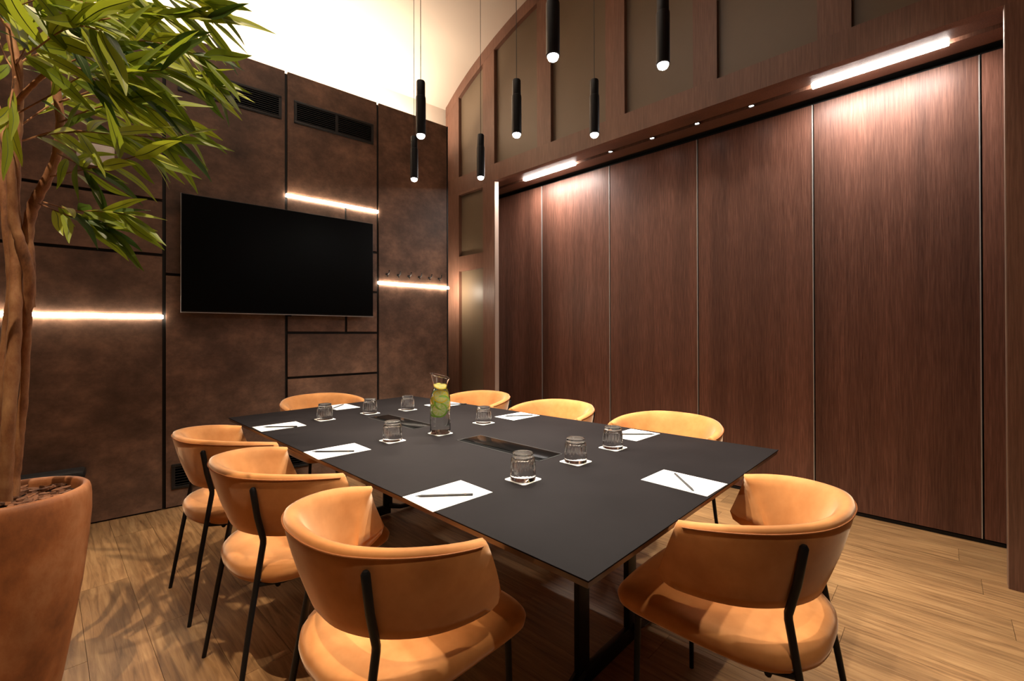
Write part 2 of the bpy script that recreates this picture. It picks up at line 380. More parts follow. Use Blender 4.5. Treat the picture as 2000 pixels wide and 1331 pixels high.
for i, t in enumerate((2.248, 1.831, 1.439, 1.034)):
    if ss is None:
        ss = empty('slot_spotlight')
        MB().lathe([(.021, 0), (.024, .001), (.024, .03), (.019, .03), (.016, .004), (.019, 0)], 20, close=True).build('housing', matt_blk, ss, smooth=True)
        MB().lathe([(0, .006), (.017, .006), (.017, .009), (0, .009)], 20).build('lens', bulb_m, ss, smooth=True)
        index_kids(ss); o = ss
    else: o = copy_tree(ss)
    o.location = W2(3.686, t, 2.982)
    tag(o, ['lit recessed spotlight nearest the short far light strip', 'lit recessed spotlight, second from the short far light strip', 'lit recessed spotlight, second from the long near light strip', 'lit recessed spotlight nearest the long near light strip'][i], 'spotlight', 'recessed spotlights in the soffit slot')
    light('slot_beam', 'SPOT', W2(3.686, t, 2.975), 9, NEUT, .015, target=W2(3.72, t, 0), cone=70, blend=.8)
for a, b_ in ((2.657, 3.343), (-.033, .649)):
    l = light('strip_beam', 'AREA', W2(3.69, (a+b_)/2, 2.968), 17, (1, .95, .90), sx=.02, sy=b_-a); l.rotation_euler = (0, 0, RW)
# right post, wall behind the camera on that side
po = tag(empty('trim_3', (0, 0, 0), RW), 'dark walnut post at the right edge in front of the folding wall', 'post', kind='structure')
box('post', frame_wood, po, N0-.002, N1, -.62, -.23, 0, 2.91)
box('edge_facing', plain('post_edge_light_tone', (.4, .30, .24), .35, .6), po, N0+.002, N1-.004, -.2305, -.227, 0, 2.91)  # lit return face of the post, its light put into a paler colour
box('side_panel', frame_wood, po, N0, N1, -3.2, -.63, 0, 2.91)
box('edge_facing', plain('jamb_light_tone', (.55, .42, .34), .45, .2), bh, N0+.004, N1-.002, 3.436, 3.4405, 0, 2.91)  # light falling on the jamb's return face, painted as a pale strip

# ------------------------------------------------------------------ table
tb = tag(empty('conference_table', (OX.x, OX.y, 0), RT), 'large black conference table set for eight in mid room', 'table')
def uv(px, py): p = at(px, py, z=.75)-OX; return (p.dot(UX), p.dot(TX))
cor = [(0, 0), (1.483, 0.0), (1.362, 2.735), (0, 2.712)]
def slab(inset, z0, z1, ch=0):
    cx = sum(c[0] for c in cor)/4; cy = sum(c[1] for c in cor)/4
    q = [(c[0]+(inset if c[0] < cx else -inset), c[1]+(inset if c[1] < cy else -inset)) for c in cor]
    q2 = [(c[0]+(ch if c[0] < cx else -ch), c[1]+(ch if c[1] < cy else -ch)) for c in q]
    vs = [(*a, z0) for a in q2]+[(*a, z1) for a in q]
    return MB().add(vs, [(3, 2, 1, 0), (4, 5, 6, 7), (0, 1, 5, 4), (1, 2, 6, 5), (2, 3, 7, 6), (3, 0, 4, 7)])
slab(0, .7465, .75).build('tabletop', top_m, tb)
slab(.0012, .730, .7465, .004).build('edge_band', edge_m, tb)
slab(.09, .705, .730).build('under_frame', matt_blk, tb)
for (u0_, u1_, v0_, v1_) in ((.605, .765, .655, 1.19), (.605, .755, 1.56, 2.07)):
    h = MB(); f = .005
    h.box(u0_, u1_, v0_, v0_+f, .7498, .7512); h.box(u0_, u1_, v1_-f, v1_, .7498, .7512); h.box(u0_, u0_+f, v0_, v1_, .7498, .7512); h.box(u1_-f, u1_, v0_, v1_, .7498, .7512)
    hh = h.build('hatch_frame', matt_blk, tb)
    MB().box(u0_+.035, u1_-.007, v0_+.007, v1_-.007, .7495, .7522, b=.0008).build('hatch_lid', gloss_blk, tb, smooth=True)
    box('hatch_slot', slot_m, tb, u0_+.007, u0_+.034, v0_+.007, v1_-.007, .7499, .7505)
for v in (.40, 2.30):
    s = 1 if v < 1 else -1
    for u in (.54, .88):
        MB().box(u-.032, u+.032, v-.012, v+.012, .06, .708, b=.003).build('leg', metal_blk, tb, smooth=True)
    MB().box(.52, .90, v-.012, v+.012, .008, .072, b=.004).build('floor_beam', metal_blk, tb, smooth=True)
    for (u, d) in ((.54, -1), (.88, 1)):
        MB().tube([(u, v, .065), (u+d*.10, v, .03), (u+d*.26, v, .014)], [.022, .016, .014], 8).build('foot', metal_blk, tb, smooth=True)
    MB().box(.30, 1.12, v-.03, v+.03, .69, .708).build('top_plate', metal_blk, tb)
box('stretcher', metal_blk, tb, .68, .74, .41, 2.29, .655, .70)

# ------------------------------------------------------------------ chair
def catmull(P, n):
    out = []
    P = [Vector(p) for p in P]
    for i in range(len(P)-1):
        p0 = P[i-1] if i else P[i]*2-P[i+1]; p1, p2 = P[i], P[i+1]; p3 = P[i+2] if i+2 < len(P) else P[i+1]*2-P[i]
        for k in range(n):
            t = k/n; out.append(.5*((2*p1)+(p2-p0)*t+(2*p0-5*p1+4*p2-p3)*t*t+(3*p1-p0-3*p2+p3)*t**3))
    out.append(P[-1]); return out
def resample(P, n):
    L = [0]
    for a, b_ in zip(P, P[1:]): L.append(L[-1]+(b_-a).length)
    out = []; j = 0
    for i in range(n):
        s = L[-1]*i/(n-1)
        while j < len(P)-2 and L[j+1] < s: j += 1
        t = 0 if L[j+1] == L[j] else (s-L[j])/(L[j+1]-L[j]); out.append(P[j].lerp(P[j+1], min(max(t, 0), 1)))
    return out
def full(half): h = [(-p[0], *p[1:]) for p in half[::-1]]; return h[:-1]+list(half)
NS = 49
topc = resample(catmull(full([(0, -.278, .800), (.06, -.275, .800), (.13, -.258, .798), (.19, -.225, .795), (.25, -.160, .788), (.292, -.075, .778), (.306, .01, .765), (.300, .078, .752)]), 8), NS)
botc = resample(catmull(full([(0, -.205, .560), (.06, -.202, .560), (.12, -.183, .560), (.18, -.148, .560), (.232, -.095, .560), (.266, -.035, .560), (.285, .04, .560), (.290, .152, .560)]), 8), NS)
def cv(C_, s):            # point and inward normal on a half-wrapped curve, s in -1..1
    f = (s+1)/2*(NS-1); j = min(max(int(f), 0), NS-2); p = C_[j].lerp(C_[j+1], f-j)
    j0 = min(max(int(round(f)), 1), NS-2); t = C_[j0+1]-C_[j0-1]; t.z = 0; t.normalize()
    return p, Vector((-t.y, t.x, 0))
def make_back(par):
    rows = 9; secs = []
    for i in range(NS):
        s = i/(NS-1)*2-1; e = max(0, (abs(s)-.86)/.14); lift = .04*(1-math.sqrt(max(0, 1-e*e)))
        def outer(t):
            a, na = cv(topc, s); b_, nb = cv(botc, s); b_ = b_+Vector((0, -.016*e**4, lift))
            return a.lerp(b_, t), na.lerp(nb, t)
        def inner(t):
            q = s*(1-.34*t); a, na = cv(topc, q); b_, nb = cv(botc, q); b_ = b_+Vector((0, 0, lift)); n_ = na.lerp(nb, t)
            w = abs(s)**3
            return a.lerp(b_, t)+n_*(.040-.008*t+.030*t*w+.012*math.sin(PI*t)*(1-w)), n_
        sec = []
        for r in range(rows):
            t = .05+.92*r/(rows-1); p, n_ = outer(t); sec.append(p-n_*.006*math.sin(PI*t))
        o1, _ = outer(1); i1, _ = inner(1)
        sec.append(o1.lerp(i1, .25)); sec.append(o1.lerp(i1, .75))
        for r in range(rows): sec.append(inner(.97-.92*r/(rows-1))[0])
        a, inn = cv(topc, s); th_t = .040
        sec.append(a+inn*th_t*.82+Vector((0, 0, .001))); sec.append(a+inn*th_t*.5+Vector((0, 0, .006))); sec.append(a+inn*th_t*.16+Vector((0, 0, .002)))
        secs.append(sec)
    # rounded ends
    def endcap(sec, fwd):
        n = len(sec); mid = rows; out = []
        pair = []
        for k, p in enumerate(sec):
            if k < rows: q = sec[rows+2+(rows-1-k)]
            elif k < rows+2: q = sec[rows+(1-(k-rows))]
            elif k < 2*rows+2: q = sec[rows-1-(k-rows-2)]
            else: q = sec[2*rows+2+(2-(k-2*rows-2))]
            out.append(p.lerp(q, .12)+fwd)
        return out
    f0 = (topc[0]-topc[1]).normalized()*.005; f1 = (topc[-1]-topc[-2]).normalized()*.005
    allv = [endcap(secs[0], f0)]+secs+[endcap(secs[-1], f1)]
    n = len(allv[0]); vs = [v for s_ in allv for v in s_]; fs = []
    for i in range(len(allv)-1):
        for k in range(n): fs.append((i*n+k, i*n+(k+1) % n, (i+1)*n+(k+1) % n, (i+1)*n+k))
    # end faces as quad strips
    for base in (0, (len(allv)-1)*n):
        for k in range(rows-1): fs.append((base+k, base+k+1, base+2*rows-k, base+2*rows+1-k))
        fs.append((base+rows-1, base+rows, base+rows+1, base+rows+2))
        fs.append((base+0, base+2*rows+1, base+2*rows+2, base+2*rows+3, base+2*rows+4))
    bk = MB().add(vs, fs).build('backrest', velvet, par, smooth=True, ang=1.2)
    seam = [secs[i][0]-cv(topc, i/(NS-1)*2-1)[1]*.0012+Vector((0, 0, .002)) for i in range(1, NS-1)]
    MB().tube(seam, .0024, 6).build('piping', velvet_seam, bk, smooth=True)
    return bk
def make_seat(par):
    half = [(0, .335), (.10, .334), (.185, .325), (.228, .298), (.244, .25), (.250, .12), (.250, -.02), (.238, -.11), (.20, -.172), (.13, -.215), (.06, -.23), (0, -.232)]
    out = catmull([(p[0], p[1], 0) for p in half], 5); out = [p for p in out]; out += [Vector((-p.x, p.y, 0)) for p in out[-2:0:-1]]
    n = len(out); cy = .05
    prof = [(.05, .402), (.80, .402), (.93, .405), (.985, .418), (1, .437), (.992, .453), (.955, .466), (.88, .474), (.6, .480), (.3, .482), (.05, .482)]
    vs, fs = [], []
    for (s, z) in prof:
        for p in out:
            f_ = p.y-cy; zz = z
            if z > .44: zz -= .010*max(0, (p.y*s-.1)/.23)**2     # waterfall front
            vs.append((p.x*s, cy+f_*s, zz))
    for i in range(len(prof)-1):
        for k in range(n): fs.append((i*n+k, i*n+(k+1) % n, (i+1)*n+(k+1) % n, (i+1)*n+k))
    fs += [tuple(range(n))[::-1], tuple((len(prof)-1)*n+k for k in range(n))]
    return MB().add(vs, fs).build('seat', velvet, par, smooth=True, ang=1.0)
chair = empty('upholstered_chair')
make_seat(chair); make_back(chair)
for s in (-1, 1):
    MB().tube([(s*.215, -.2035, .757), (s*.215, -.2035, .750), (s*.202, -.186, .65), (s*.188, -.163, .562), (s*.187, -.163, .547), (s*.199, -.210, .28), (s*.217, -.254, 0)], [.006, .0105, .0105, .0105, .0105, .0095, .008], 12).build('leg', metal_blk, chair, smooth=True)
    MB().tube([(s*.205, .245, .408), (s*.209, .247, .25), (s*.214, .25, 0)], [.0105, .0095, .008], 12).build('leg', metal_blk, chair, smooth=True)
sf = MB()
for s in (-1, 1): sf.tube([(s*.191, -.188, .415), (s*.195, -.1, .398), (s*.205, .245, .395)], .009, 8)
sf.tube([(-.205, .235, .396), (.205, .235, .396)], .009, 8); sf.tube([(-.205, -.12, .396), (.205, -.12, .396)], .009, 8)
sf.build('seat_frame', metal_blk, chair, smooth=True)
for s in (-1, 1): MB().tube([(s*.191, -.190, .43), (s*.191, -.168, .43)], .007, 8).build('bolt', alu, chair, smooth=True)
index_kids(chair)
G = 'orange velvet chairs around the table'
chairs = [
 ((-.108, .58), -PI/2, 'orange velvet chair on the left side of the table, nearest the camera'),
 ((-.108, 1.35), -PI/2, 'orange velvet chair in the middle of the left side of the table'),
 ((-.108, 2.05), -PI/2, 'orange velvet chair farthest along the left side, in front of the low vent'),
 ((.70, -.09), 0, 'orange velvet chair at the near right end of the table, back to camera'),
 ((1.566, .58), PI/2, 'orange velvet chair on the folding wall side, nearest the camera'),
 ((1.53, 1.36), PI/2, 'orange velvet chair in the middle of the folding wall side'),
 ((1.515, 2.12), PI/2, 'orange velvet chair on the folding wall side, farthest, behind the carafe'),
 ((.655, 2.815), PI, 'orange velvet chair at the far end of the table under the screen')]
for i, ((u, v), a, lab) in enumerate(chairs):
    o = chair if i == 0 else copy_tree(chair)
    o.location = T2(u, v, 0); o.rotation_euler = (0, 0, RT+a); tag(o, lab, 'chair', G)

# ------------------------------------------------------------------ papers, pencils
PZ = .7502
def make_paper():
    r = MB().box(-.085, .085, -.117, .117, 0, .0012).build('paper_sheet', paper_m)
    MB().box(-.03, .03, -.100, -.0975, .0012, .0014).build('printed_line', print_m, r)
    MB().box(-.012, .012, .098, .103, .0012, .0014).build('printed_mark', print_m, r)
    return r
def make_pencil():
    r = empty('pencil')
    MB().tube([(-.075, 0, 0), (.09, 0, 0)], .0038, 6).build('barrel', matt_blk, r)
    MB().tube([(-.095, 0, 0), (-.075, 0, 0)], [.0006, .0036], 6).build('tip', matt_blk, r)
    MB().tube([(.062, 0, 0), (.069, 0, 0)], .0041, 6).build('ferrule', plain('dark_ferrule', (.06, .04, .025), .4), r)
    return r
pp, pn = make_paper(), make_pencil(); index_kids(pp); index_kids(pn)
where = ['in front of the nearest left chair', 'in front of the near right end chair', 'in front of the middle left chair', 'in front of the farthest left chair',
         'in front of the middle folding wall chair', 'in front of the near folding wall chair', 'at the far end of the table under the screen', 'behind the carafe on the folding wall side']
papers = [((.112, .62), PI/2, (805, 969), (932, 965)), ((.76, .122), 0, (1359, 962), (1315, 922)), ((.112, 1.418), PI/2, (608, 882), (695, 881)), ((.126, 2.185), PI/2, (520, 834), (576, 833)),
          ((1.285, 1.42), -PI/2, (981, 813), (1045, 811)), ((1.312, .62), -PI/2, (1278, 848), (1210, 848)), ((.685, 2.60), PI, (649, 798), (671, 790)), ((1.255, 2.14), -PI/2, (872, 789.8), (903, 789.1))]
for i, ((u, v), a, p, q) in enumerate(papers):
    o = pp if i == 0 else copy_tree(pp)
    o.location = T2(u, v, PZ); o.rotation_euler = (0, 0, RT+a-.03)
    tag(o, 'white sheet of notepaper '+where[i], 'paper', 'notepaper sheets on the table')
    A, B = at(*p, z=.756), at(*q, z=.756)
    o = pn if i == 0 else copy_tree(pn)
    mid = (A+B)/2; d = B-A; o.location = (mid.x, mid.y, PZ+.0012+.0036); o.rotation_euler = (0, 0, math.atan2(d.y, d.x))
    tag(o, 'black pencil lying on the paper '+where[i], 'pencil', 'pencils on the notepaper')

# ------------------------------------------------------------------ coasters, tumblers, carafe
def rounded_plate(w, r, z0, z1, n=5):
    pts = []
    for cx, cy, a0 in ((w-r, w-r, 0), (-w+r, w-r, PI/2), (-w+r, -w+r, PI), (w-r, -w+r, 1.5*PI)):
        for k in range(n+1): a = a0+PI/2*k/n; pts.append((cx+r*math.cos(a), cy+r*math.sin(a)))
    m_ = len(pts); vs = [(*p, z0) for p in pts]+[(*p, z1) for p in pts]
    return MB().add(vs, [tuple(range(m_))[::-1], tuple(m_+k for k in range(m_))]+[(k, (k+1) % m_, m_+(k+1) % m_, m_+k) for k in range(m_)])
coaster = rounded_plate(.049, .010, 0, .002).build('coaster', coaster_m)
flutes = 22
def flute(r, z, t):
    if r < .034: return r
    a = min(1, max(0, (z-.026)/.014))*min(1, max(0, (.082-z)/.008)); return r-.0024*a*abs(math.cos(flutes*t/2))+.0012*a
tum = empty('glass_tumbler')
prof = [(.0440, .0), (.0455, .001), (.0458, .012), (.0452, .030), (.0440, .050), (.0425, .066), (.0405, .076), (.0380, .0805), (.0372, .083), (.0374, .092), (.0368, .0945), (.034, .095), (.0, .0940)]
inner = [(.0, .078), (.030, .0775), (.0355, .073), (.0385, .062), (.0410, .045), (.0425, .025), (.0432, .010), (.0432, .001), (.0440, 0)]
MB().lathe(prof[:-1]+[(.0005, .0935)], 84, fn=flute).lathe([(.0005, .078)]+inner[1:], 84).build('glass_body', glass_m, tum, smooth=True, ang=1.0)
# one closed shell: rebuild as a continuous profile
me = kids(tum)[0]; bpy.data.objects.remove(me)
shell = prof[1:-1]+[(.0004, .0940)]+[(.0004, .078)]+inner[1:]
m_ = MB(); m_.lathe([p for p in shell if p[0] > .0005 and p[1] >= 0][:len(prof)-2]+[(.0, .0938)], 176, fn=flute)
m_.lathe([(.0, .078)]+inner[1:-1]+[(.0455, .001)], 176, fn=lambda r, z, t: r)
m_.build('glass_body', glass_m, tum, smooth=True, ang=1.0)
index_kids(tum)
gp = [((.392, .548), 'nearest the camera, beside the near hatch'), ((.705, .545), 'between the near hatch and the near end paper'), ((1.005, .555), 'beside the paper of the near folding wall chair'),
      ((.990, 1.414), 'to the right of the carafe'), ((.385, 1.412), 'beside the paper of the middle left chair'), ((.695, 2.205), 'at the far hatch, under the screen'),
      ((.395, 2.208), 'beside the paper of the farthest left chair'), ((.945, 2.145), 'farthest back, beyond the far hatch')]
for i, ((u, v), lab) in enumerate(gp):
    o = coaster if i == 0 else coaster.copy()
    if i: C.objects.link(o)
    o.location = T2(u, v, PZ); o.rotation_euler = (0, 0, RT)
    tag(o, 'white square coaster under the tumbler '+lab, 'coaster', 'white coasters on the table')
    o = tum if i == 0 else copy_tree(tum)
    o.location = T2(u, v, PZ+.0022); o.rotation_euler = (0, 0, .37*i)
    tag(o, 'upturned fluted glass tumbler '+lab, 'glass', 'upturned tumblers on the table')
cpos = T2(.645, 1.372, PZ)
o = coaster.copy(); C.objects.link(o); o.location = cpos; o.rotation_euler = (0, 0, RT); tag(o, 'white square coaster under the water carafe', 'coaster', 'white coasters on the table')
cf = tag(empty('water_carafe', cpos+Vector((0, 0, .0022)), 0), 'clear glass carafe of water with lemon and lime slices', 'carafe')
def slant(mbv, z0=.262):
    # the mouth is cut at a slant: higher to the camera's left
    ax = Vector((-rt.x, -rt.y)); out = []
    for v in mbv:
        if v[2] > z0: k = (v[2]-z0)/(.300-z0); v = (v[0], v[1], v[2]+k*(.014*(v[0]*ax.x+v[1]*ax.y)/.05))
        out.append(v)
    return out
ox = [(0, .0), (.049, .0), (.052, .003), (.0535, .02), (.0535, .10), (.0535, .170), (.0515, .192), (.046, .212), (.039, .228), (.0355, .240), (.0365, .252), (.042, .275), (.0505, .300)]
ix = [(.0475, .300), (.0388, .275), (.0343, .252), (.0333, .240), (.0368, .227), (.0437, .211), (.0492, .191), (.0512, .170), (.0512, .10), (.0512, .022), (.048, .012), (0, .012)]
m_ = MB(); m_.lathe(ox+ix, 48); m_.v = slant(m_.v); m_.build('glass_body', glass_m, cf, smooth=True, ang=1.0)
m_ = MB(); m_.lathe([(.0470+.0022*math.cos(a*PI/4)+.0018, .3000+.0022*math.sin(a*PI/4)) for a in range(8)], 48, close=True); m_.v = slant(m_.v); m_.build('rim', glass_m, cf, smooth=True)
MB().lathe([(0, .0125), (.0476, .0125), (.0508, .0225), (.0508, .170), (.0488, .191), (.0433, .211), (.0364, .227), (.0329, .240), (.0339, .252), (.0345, .258), (.0345, .260), (0, .260)], 48).build('water', water_m, cf, smooth=True, ang=1.0)
def citrus(col_rind, col_flesh, name, R=.036, th=.005):
    mb = MB()
    mb.mi = 0; mb.lathe([(0, -th/2), (R*.93, -th/2), (R, -th/4), (R, th/4), (R*.93, th/2), (0, th/2)], 28)
    mb.mi = 1; mb.lathe([(0, th/2), (R*.80, th/2), (R*.80, th/2+.0004), (0, th/2+.0004)], 28); mb.lathe([(0, -th/2-.0004), (R*.80, -th/2-.0004), (R*.80, -th/2), (0, -th/2)], 28)
    mb.mi = 2
    for s_ in (-1, 1):
        z0 = s_*(th/2+.0004); z1 = s_*(th/2+.0008)
        for k in range(9):
            a0 = 2*PI*(k+.1)/9; a1 = 2*PI*(k+.9)/9
            p = [(.003*math.cos((a0+a1)/2), .003*math.sin((a0+a1)/2)), (R*.74*math.cos(a0), R*.74*math.sin(a0)), (R*.76*math.cos((a0+a1)/2), R*.76*math.sin((a0+a1)/2)), (R*.74*math.cos(a1), R*.74*math.sin(a1))]
            mb.add([(*q, z0) for q in p]+[(*q, z1) for q in p], [(0, 1, 2, 3), (7, 6, 5, 4), (0, 1, 5, 4), (1, 2, 6, 5), (2, 3, 7, 6), (3, 0, 4, 7)])
    pith = plain(name+'_pith', (.80, .85, .55), .5)
    return mb, [plain(name+'_rind', col_rind, .4), pith, plain(name+'_flesh', col_flesh, .35)]
toc = Vector((-cf.location.x, -cf.location.y, 0)).normalized()
def face(o, loc, nrm, roll=0):
    o.location = loc; o.rotation_euler = Vector(nrm).to_track_quat('Z', 'Y').to_euler(); o.rotation_euler.rotate_axis('Z', roll)
side = Vector((-toc.y, toc.x, 0))
lime = citrus((.30, .62, .03), (.66, .86, .22), 'lime', R=.038); lem = citrus((.95, .70, .03), (.98, .86, .16), 'lemon', R=.034)
L1 = lime[0].build('lime_slice', lime[1], cf, smooth=True)
face(L1, toc*.018+Vector((0, 0, .125))+side*-.004, toc+Vector((0, 0, .12))-side*.15)
sl = [('lime_slice', L1, .012, .010, .160, .2, .4), ('lime_slice', L1, -.010, .008, .138, -.6, 1), ('lime_slice', L1, -.012, -.014, .118, .7, -.3)]
for nm, src, dc, ds, z, tl, rl in sl:
    o = src.copy(); C.objects.link(o); o.parent = cf; face(o, toc*dc+side*ds+Vector((0, 0, z)), toc+Vector((0, 0, tl))+side*rl*.5, 1)
E1 = lem[0].build('lemon_slice', lem[1], cf, smooth=True); face(E1, toc*.006+Vector((0, 0, .192)), toc+Vector((0, 0, .5))+side*.25)
o = E1.copy(); C.objects.link(o); o.parent = cf; o.scale = (.9, .9, 1); face(o, toc*.004+Vector((0, 0, .246)), toc*.5+Vector((0, 0, 1))+side*.2)
o = E1.copy(); C.objects.link(o); o.parent = cf; face(o, -toc*.012+Vector((0, 0, .172)), toc+Vector((0, 0, .2))-side*.8)

# ------------------------------------------------------------------ pendants
pen = empty('pendant_lamp')
MB().lathe([(.0, .002), (.024, .002), (.0275, .006), (.0275, .208), (.0265, .214), (.0240, .216), (.0240, .296), (.022, .301), (.0, .302)], 28).build('lamp_body', metal_blk, pen, smooth=True)
MB().lathe([(0, -.018), (.010, -.0165), (.018, -.011), (.022, -.003), (.022, .003), (0, .003)], 20).build('bulb', bulb_m, pen, smooth=True)
MB().tube([(0, 0, .30), (0, 0, 2.25)], .0019, 6).build('cord', matt_blk, pen, smooth=True)
index_kids(pen)
pens = [((822, 265), 'black tube pendant lamp, larger and higher of the two before the back wall'), ((809, 350), 'black tube pendant lamp, smaller and lower of the two before the back wall'),
        ((939, 347), 'small far black tube pendant lamp before the first narrow bronze glass pane'), ((1009, 263), 'middle-sized black tube pendant lamp before the second bronze glass pane'),
        ((1161, 263), 'middle-sized black tube pendant lamp hanging between the two large near lamps'), ((1080, 111), 'large near black pendant lamp, left one of the two cut off at the top'),
        ((1295, 127), 'large near black pendant lamp, right one of the two cut off at the top')]
for i, (p, lab) in enumerate(pens):
    o = pen if i == 0 else copy_tree(pen)
    q = at(*p, z=2.375); o.location = q
    tag(o, lab, 'pendant lamp', 'black tube pendant lamps over the table')
    light('pendant_beam', 'SPOT', (q.x, q.y, q.z-.022), 106, (1, .90, .75), .02, target=(q.x, q.y, 0), cone=105, blend=.7)

# ------------------------------------------------------------------ potted tree
PX, PY, PH = -.300, 2.185, .755
pt = tag(empty('potted_tree', (PX, PY, 0)), 'tall leafy tree with slender trunks in a terracotta planter, left foreground', 'plant')
pr = [(0, 0), (.088, 0), (.10, .02), (.118, .12), (.142, .27), (.165, .42), (.180, .56), (.188, .66), (.188, .71), (.186, .735), (.182, .749), (.175, .755), (.167, .754), (.162, .748), (.160, .735), (.155, .66), (0, .655)]
MB().lathe(pr, 64).build('planter', terracotta, pt, smooth=True, ang=.9)
MB().lathe([(0, .68), (.150, .68), (.150, .722), (0, .725)], 32).build('soil', soil, pt)
chips = []
for k in range(5):
    mb = MB(); L_, w_ = .055-.006*k, .018+.003*(k % 2)
    vs = []
    for i in range(5):
        t = i/4-.5; ww = w_*(1-(2*abs(t))**2.2*.75)/2
        for (sx, sz) in ((-1, 0), (1, 0), (.8, .008), (-.8, .007)): vs.append((t*L_, sx*ww+random.uniform(-.002, .002), sz+random.uniform(-.001, .0015)))
    fs = [(0, 1, 2, 3), (19, 18, 17, 16)]
    for i in range(4):
        for j in range(4): fs.append((i*4+j, i*4+(j+1) % 4, i*4+4+(j+1) % 4, i*4+4+j))
    chips.append(mb.add(vs, fs).build('bark_chip', bark_chip, pt))
for i in range(110):
    o = chips[i] if i < 5 else chips[i % 5].copy()
    if i >= 5: C.objects.link(o)
    r = .135*math.sqrt(random.random()); a = random.uniform(0, 2*PI)
    o.location = (r*math.cos(a), r*math.sin(a), .722+random.uniform(0, .012)); o.rotation_euler = (random.uniform(-.25, .25), random.uniform(-.2, .2), random.uniform(0, PI))
ORG = Vector((PX, PY, 0))
def P(px, py, d): return at(px, py, depth=d)-ORG
def limb(name, pts, rad, n=12):
    q = catmull([P(*p) for p in pts], 6); k = len(q)
    if isinstance(rad, list):
        rr = []
        for i in range(k): s = i/(k-1)*(len(rad)-1); j = min(int(s), len(rad)-2); rr.append(rad[j]+(rad[j+1]-rad[j])*(s-j))
    else: rr = [rad]*k
    rr = [r*.84*(1+random.uniform(-.09, .12)) for r in rr]
    o = MB().tube(q, rr, n).build(name, bark, pt, smooth=True, ang=1.2)
    return o
D = 1.47
limb('trunk', [(9, 1000, D-.02), (12, 930, D-.03), (17, 820, D-.04), (24, 720, D-.03), (30, 620, D-.02), (31, 540, D), (31, 470, D+.01), (26, 390, D), (30, 300, D), (33, 210, D+.01), (34, 130, D), (20, 60, D), (12, -80, D)],
     [.0195, .019, .0195, .022, .019, .018, .019, .018, .017, .018, .015, .013, .012])
limb('trunk', [(26, 990, D+.02), (31, 930, D+.03), (38, 850, D+.03), (47, 770, D+.03), (50, 690, D+.03), (53, 610, D+.02), (57, 540, D+.01), (42, 480, D-.01), (27, 430, D-.02), (22, 350, D-.03), (12, 280, D-.03), (-10, 200, D)],
     [.015, .014, .015, .013, .014, .015, .017, .016, .015, .014, .013, .012])
limb('trunk', [(62, 600, D+.04), (60, 530, D+.03), (54, 460, D+.03), (66, 400, D+.03), (92, 350, D+.03), (112, 300, D+.03), (118, 240, D+.02), (108, 160, D+.02), (102, 90, D), (104, 20, D), (120, -90, D)],
     [.010, .014, .017, .018, .016, .016, .014, .013, .012, .011, .010])
limb('trunk', [(-8, 1000, D+.03), (-6, 860, D+.03), (4, 740, D+.03), (10, 650, D+.04), (20, 560, D+.04), (14, 470, D+.03), (4, 350, D+.03), (-12, 250, D+.03)], [.012, .012, .012, .011, .011, .012, .012, .011])
limb('branch', [(33, 200, D), (60, 170, D-.03), (95, 140, D-.05), (128, 125, D-.06)], [.011, .009, .007, .005])
limb('branch', [(104, 20, D), (150, -30, D), (190, -60, D)], [.008, .006, .005])
limb('branch', [(20, 60, D), (-10, 10, D), (-40, -60, D)], [.009, .007, .006])

# leaves: six lanceolate blades shared by all copies
blades = []
rib_m = ramp_mat('leaf_midrib', [(.3, (.05, .085, .012)), (.7, (.09, .13, .02))], 4, rough=.5)
for k in range(6):
    L_ = .158+.014*k; w_ = .0188-.0010*(k % 3); n = 10; vs = []; bend = (.02, .035, .055, .03, .07, .012)[k]; tw = (.3, -.4, .2, .6, -.3, 0)[k]
    for i in range(n+1):
        t = i/n; w = w_*(math.sin(PI*t**.82)**.85)*(1-.12*t) if 0 < i < n else .0008
        z = -bend*t*t; c_, s_ = math.cos(tw*t), math.sin(tw*t); dz = w*.2; off = .004*math.sin(2*PI*t+k)
        for sx in (-1, -.07, .07, 1):
            vs.append((t*L_, off+sx*w*c_, z+(dz if abs(sx) == 1 else 0)+sx*w*s_))
    fs = []; mi = []
    for i in range(n):
        for j in range(3): a = i*4+j; fs.append((a, a+1, a+5, a+4)); mi.append(1 if j == 1 else 0)
    me = bpy.data.meshes.new('leaf'); me.from_pydata(vs, [], fs); me.materials.append(leaf_m); me.materials.append(rib_m); me.shade_smooth()
    for p_, i_ in zip(me.polygons, mi): p_.material_index = i_
    blades.append(me)
NL = [0]
rl = random.Random(11)
def leaf(base, d, nrm, sc):
    if NL[0] >= 298: return
    o = bpy.data.objects.new('leaf', blades[rl.randrange(6)]); C.objects.link(o); o.parent = pt; NL[0] += 1
    x = d.normalized(); z = (nrm-x*nrm.dot(x)).normalized(); y = z.cross(x)
    m3 = Matrix((x, y, z)).transposed().to_4x4(); m3.translation = base; o.matrix_local = m3 @ Matrix.Scale(sc, 4)
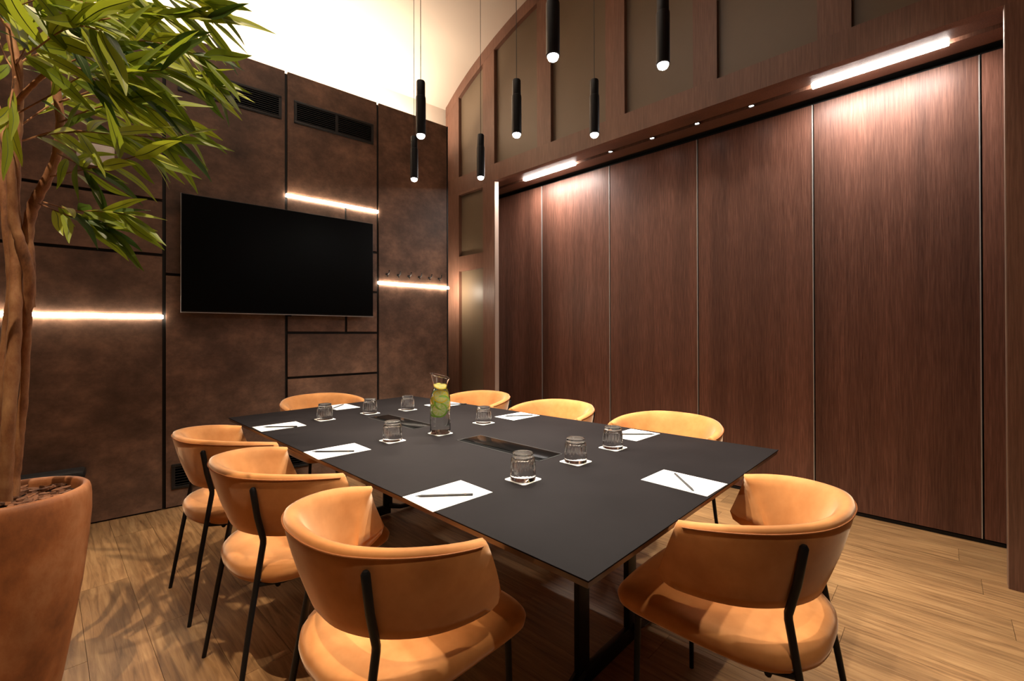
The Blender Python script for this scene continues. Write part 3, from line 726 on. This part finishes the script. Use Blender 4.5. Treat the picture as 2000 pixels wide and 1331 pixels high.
def twig(pts, n, sc=1.0, spread=.75, droop=.35, rad=.0028, start=.15):
    q = catmull([P(*p) for p in pts], 6); k = len(q)
    MB().tube(q, [rad*(1-.6*i/(k-1)) for i in range(k)], 6).build('twig', bark, pt, smooth=True)
    for i in range(n):
        t = start+(1-start)*(i+.5)/n; f = t*(k-1); j = min(int(f), k-2); p = q[j].lerp(q[j+1], f-j); d = (q[j+1]-q[j]).normalized()
        view = (p+ORG-Vector((0, 0, HC))).normalized()
        sdir = d.cross(view).normalized()*(1 if i % 2 else -1)
        dirv = d*rl.uniform(.75, 1.1)+sdir*rl.uniform(.1, spread)+Vector((0, 0, -1))*rl.uniform(0, droop)+Vector((rl.uniform(-.2, .2), rl.uniform(-.2, .2), 0))
        nrm = -view*rl.uniform(.5, 1)+Vector((0, 0, 1))*rl.uniform(.1, .9)+Vector((rl.uniform(-.5, .5), rl.uniform(-.5, .5), 0))
        leaf(p, dirv, nrm, sc*rl.uniform(.75, 1.1))
    leaf(q[-1], (q[-1]-q[-3])+Vector((0, 0, -.3))*.05, Vector((rl.uniform(-.3, .3), -.6, .8)), sc*.9)
D1 = D-.08
twig([(76, 398, D), (130, 420, D1), (180, 435, D1), (210, 442, D1)], 14, .80, .5, .05)
twig([(84, 395, D), (140, 410, D1-.03), (195, 413, D1-.05), (245, 418, D1-.06)], 12, .80, .5, .05)
twig([(100, 345, D), (170, 330, D1), (230, 315, D1-.05), (285, 300, D1-.08)], 9, .85, .6, .35)
twig([(44, 275, D), (100, 262, D1), (170, 258, D1-.03), (240, 265, D1-.05)], 9, 1.0, .6, .4)
twig([(44, 275, D), (120, 255, D), (220, 262, D), (300, 268, D+.02), (345, 275, D+.02)], 14, .95, .8, .6)
twig([(116, 240, D), (190, 210, D), (260, 200, D), (330, 230, D+.03)], 14, .95, .8, .6)
twig([(116, 200, D), (200, 170, D), (290, 140, D+.02), (370, 150, D+.05), (420, 165, D+.05)], 17, .95, .8, .55)
twig([(128, 125, D-.06), (190, 143, D-.06), (260, 142, D-.04), (330, 135, D-.04)], 15, 1.0, .8, .45)
twig([(34, 222, D), (110, 180, D-.03), (160, 150, D-.05), (200, 160, D-.05)], 10, 1.0, .9, .6)
twig([(128, 125, D-.06), (200, 95, D-.03), (280, 80, D), (350, 95, D), (400, 115, D)], 16, .95, .8, .45)
twig([(104, 60, D), (190, 40, D), (270, 30, D), (350, 30, D), (410, 40, D)], 18, 1.0, .8, .4)
twig([(104, 20, D), (180, -10, D), (260, -15, D), (340, -5, D), (400, 5, D)], 16, 1.0, .8, .4)
twig([(104, 60, D-.05), (150, 50, D-.2), (200, 60, D-.25)], 9, 1.0, .8, .5)
twig([(30, 120, D), (70, 95, D-.15), (120, 60, D-.2), (170, 40, D-.22)], 12, 1.05, .9, .4)
twig([(30, 130, D), (50, 90, D-.1), (60, 40, D-.15), (90, 10, D-.2)], 10, 1.05, .9, .5)
twig([(20, 60, D), (0, 30, D-.1), (40, 10, D-.2), (100, -10, D-.2)], 10, 1.05, .9, .4)
twig([(34, 150, D), (10, 110, D+.08), (-10, 60, D+.1)], 8, 1.0, .9, .5)
twig([(34, 250, D+.01), (100, 205, D+.08), (150, 190, D+.15), (210, 190, D+.2)], 12, 1.0, .9, .6)
twig([(112, 300, D), (150, 320, D1), (175, 340, D1)], 6, .75, .8, .6)
twig([(34, 130, D+.02), (60, 110, D+.05), (110, 100, D+.1), (170, 110, D+.15)], 9, 1.05, .9, .4)
twig([(104, 90, D), (150, 80, D+.05), (230, 110, D+.08), (290, 100, D+.1)], 10, 1.05, .9, .4)
twig([(104, 20, D+.05), (130, 0, D+.1), (200, 10, D+.15), (260, 0, D+.2)], 9, 1.1, .9, .3)
twig([(30, 150, D-.02), (20, 200, D-.1), (15, 250, D-.12)], 5, .8, .8, .6)
